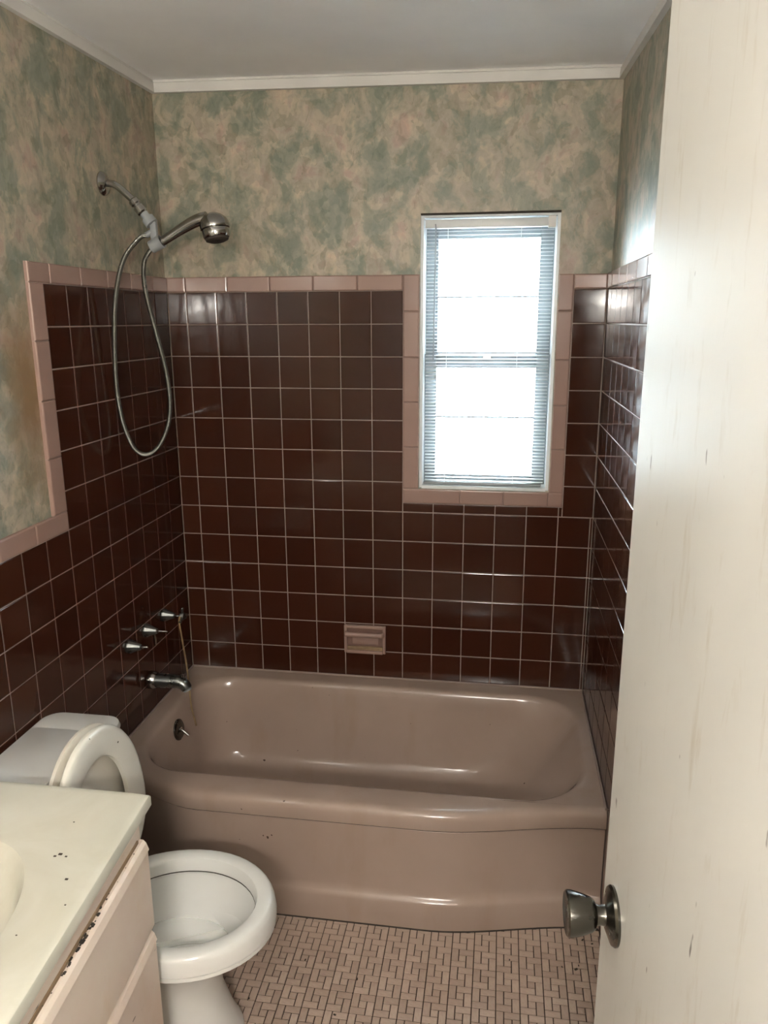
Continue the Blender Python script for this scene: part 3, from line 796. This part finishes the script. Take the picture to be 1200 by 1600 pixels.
br.bbox((0.133, SY-0.009, 1.938), (0.152, SY+0.009, 1.992), 0.003)
hx_ = Vector((0.895, 0, 0.446)).normalized()
br.lathe([(-0.022, 0.0185), (0.016, 0.0205), (0.016, 0.0165), (-0.022, 0.0150), (-0.022, 0.0185)], (0.150, SY, 1.930), hx_, 16, False, False)
br.lathe([(0, 0.0095), (0.020, 0.0085)], (0.135, SY, 1.962), (-0.9, -0.1, -0.42), 12)
br.build('hose_bracket', MGREY, sh, 35)
hs = thing('handheld_shower', (0.150, SY, 1.93), 'chrome handheld shower head with a long looping hose', 'shower head')
hp = spline([Vector((0.142, SY, 1.924)), Vector((0.170, SY, 1.938)), Vector((0.225, SY, 1.968)), Vector((0.275, SY-0.004, 1.990)), Vector((0.310, SY-0.006, 1.998))], 6)
rr_ = [0.0125 + 0.0055*sstep(0.1, 0.9, i/(len(hp)-1)) for i in range(len(hp))]
MB().tube(hp, rr_, 16).build('handle', MCHR, hs, 45)
hd = Vector((0.331, SY-0.008, 1.990)); hax = Vector((0.18, -0.10, -0.98)).normalized()
MB().lathe([(-0.022, 0.002), (-0.020, 0.014), (-0.014, 0.026), (-0.004, 0.037), (0.008, 0.0425), (0.020, 0.0435), (0.024, 0.0425), (0.026, 0.039), (0.028, 0.040), (0.046, 0.0385), (0.050, 0.036), (0.051, 0.0)], hd, hax, 32).build('spray_head', MCHR, hs, 35)
fc = MB().lathe([(0.0505, 0.034), (0.056, 0.033), (0.060, 0.024), (0.058, 0.012), (0.060, 0.0)], hd, hax, 28).build('spray_face', MDARK, hs, 35)
hpts = [(0.120, SY-0.003, 1.955), (0.098, SY-0.012, 1.943), (0.060, SY-0.045, 1.880), (0.036, SY-0.066, 1.77), (0.024, SY-0.074, 1.63), (0.018, SY-0.070, 1.50), (0.022, SY-0.055, 1.40), (0.042, SY-0.038, 1.322), (0.074, SY-0.022, 1.300), (0.110, SY-0.008, 1.325), (0.140, SY+0.002, 1.388), (0.152, SY+0.004, 1.462), (0.146, SY+0.004, 1.56), (0.120, SY+0.003, 1.69), (0.100, SY+0.002, 1.80), (0.102, SY, 1.870), (0.120, SY, 1.905), (0.138, SY, 1.921)]
MB().tube(spline(hpts, 8), 0.0072, 10).build('hose', MHOSE, hs, 60)

# ------------------------------------------------------------------ valves, spout, cord
def valve(y, z, stem, label, handle=False, drop=False):
    t = thing('faucet_valve', (0, y, z), label, 'faucet valve', 'row of three valves above the tub spout')
    MB().lathe([(0, 0.0225), (0.004, 0.0235), (0.010, 0.0225), (0.028, 0.0145), (0.044, 0.0095), (0.046, 0.006)], (0.0006, y, z), (1, 0, 0), 12).build('escutcheon', MBELL, t, 25)
    MB().lathe([(0.040, 0.0065), (0.052, 0.0065), (0.053, 0.0032), (stem, 0.0030), (stem+0.001, 0)], (0, y, z), (1, 0, 0), 12).build('stem', MCHR, t, 30)
    if handle:
        h = MB(); h.lathe([(stem-0.004, 0.010), (stem, 0.013), (stem+0.012, 0.012), (stem+0.014, 0)], (0, y, z), (1, 0, 0), 14)
        for k_ in range(3):
            a = PI/2+2*PI*k_/3
            c = Vector((stem+0.005, y, z)); d_ = Vector((0, math.cos(a), math.sin(a)))
            h.lathe([(0.006, 0.0045), (0.018, 0.0045), (0.026, 0.0065), (0.031, 0.005), (0.032, 0)], c, d_, 10)
        h.build('handle', MBELL, t, 35)
    if drop:
        h = MB(); h.tube([(0.034, y, z-0.012), (0.036, y, z-0.032), (0.036, y, z-0.05)], [0.004, 0.0045, 0.003], 8); h.build('packing_screw', MCHR, t, 35)
valve(-0.232, 0.687, 0.070, 'far corner valve that still has its spoked handle', handle=True)
valve(-0.375, 0.688, 0.082, 'middle chrome valve with a bare stem and dangling screw', drop=True)
valve(-0.497, 0.683, 0.070, 'chrome valve with a short bare stem nearest the toilet')
sp = thing('tub_spout', (0, -0.380, 0.508), 'chrome tub spout jutting from the tiles below the valves', 'tub spout')
b = MB()
b.lathe([(0.0008, 0.029), (0.006, 0.031), (0.018, 0.031), (0.026, 0.029), (0.033, 0.0250)], (0, -0.380, 0.508), (1, 0, 0), 24)
b.build('collar', MCHR, sp, 40)
ps = spline([(0.026, -0.380, 0.508), (0.070, -0.380, 0.508), (0.105, -0.380, 0.507), (0.128, -0.380, 0.499), (0.138, -0.380, 0.484)], 6)
MB().tube(ps, [0.0255-0.0065*(i/(len(ps)-1)) for i in range(len(ps))], 20).build('spout_body', MBELL, sp, 50)
MB().lathe([(0, 0.0155), (0.010, 0.015), (0.010, 0.010)], (0.137, -0.380, 0.487), (0.35, 0, -0.95), 18).build('outlet_ring', MGREY, sp, 35)
MB().lathe([(0, 0.004), (0.012, 0.004), (0.013, 0.0075), (0.019, 0.007), (0.020, 0)], (0.122, -0.380, 0.515), (0.1, 0, 1), 12).build('diverter_knob', MCHR, sp, 35)
c_ = MB()
cpts = [(0.071, -0.246, 0.690), (0.073, -0.258, 0.670), (0.082, -0.262, 0.60), (0.092, -0.266, 0.52), (0.100, -0.275, 0.455), (0.108, -0.290, 0.42), (0.115, -0.300, 0.37), (0.124, -0.302, 0.325), (0.128, -0.300, 0.298)]
c_.tube(spline(cpts, 6), 0.0034, 6)
tag(c_.build('hanging_cord', MCORD, None, 60), 'thin rusty cord hanging from the corner valve into the tub', 'cord')

# ------------------------------------------------------------------ soap dish
SX0, SX1, SZ0, SZ1 = 0.6150, 0.7735, 0.4855, 0.5955
sd = thing('soap_dish', ((SX0+SX1)/2, -0.002, SZ0), 'pink ceramic soap dish with a grab bar set in the back wall', 'soap dish')
b = MB(); t_ = 0.012; yb_, yf_ = -0.0006, -0.016
b.bbox((SX0, yf_, SZ0), (SX0+t_, yb_, SZ1), 0.003); b.bbox((SX1-t_, yf_, SZ0), (SX1, yb_, SZ1), 0.003)
b.bbox((SX0+t_-0.002, yf_, SZ1-t_), (SX1-t_+0.002, yb_, SZ1), 0.003); b.bbox((SX0+t_-0.002, yf_-0.006, SZ0), (SX1-t_+0.002, yb_, SZ0+t_), 0.003)
b.build('frame', MPINK, sd, 40)
MB().box((SX0+0.008, -0.0045, SZ0+0.008), (SX1-0.008, yb_, SZ1-0.008)).build('recess_back', MSOAP, sd)
MB().lathe([(-0.004, 0.006), (0.0, 0.0105), (0.010, 0.0095), (0.127, 0.0095), (0.137, 0.0105), (0.141, 0.006)], (SX0+0.0095, -0.026, SZ0+0.0785), (1, 0, 0), 14).build('grab_bar', MPINK, sd, 40)
b = MB(); b.bbox((SX0+0.030, -0.010, SZ0+0.034), (SX1-0.028, -0.0046, SZ0+0.066), 0.002); b.build('back_ridge', MPINK, sd, 40)
for x in (SX0+0.004, SX1-0.016):
    MB().bbox((x, -0.030, SZ0+0.070), (x+0.012, -0.014, SZ0+0.088), 0.003).build('bar_post', MPINK, sd, 40)
MB().bbox((SX0+t_, -0.0135, SZ0+t_-0.001), (SX1-t_, -0.005, SZ0+0.026), 0.002).build('soap_residue', MWOOD, sd, 40)

# ------------------------------------------------------------------ debris on the floor
b = MB(); rnd = random.Random(11)
def fl(px, py):
    d = _f + _r*((px-600)/1203.18) + _d*((py-800)/1203.18); t = -M4.translation.z/d.z
    return M4.translation + d*t
for px, py, s_ in ((477, 1501, .006), (558, 1531, .007), (523, 1587, .007), (796, 1501, .005), (551, 1553, .004), (878, 1512, .005), (900, 1516, .009), (904, 1510, .005), (389, 1561, .006), (480, 1436, .005), (700, 1452, .006), (910, 1470, .007), (925, 1476, .006)):
    q_ = fl(px, py); a = rnd.uniform(0, PI)
    X = Matrix.Translation(q_ + Vector((0, 0, 0.002))) @ Matrix.Rotation(a, 4, 'Z')
    b.bbox((-s_*0.5, -s_*0.28, 0), (s_*0.5, s_*0.28, s_*0.3), s_*0.08, X)
o = b.build('floor_debris', MDARK); tag(o, 'scattered dark crumbs and dead insects on the mosaic floor', 'debris', kind='stuff')
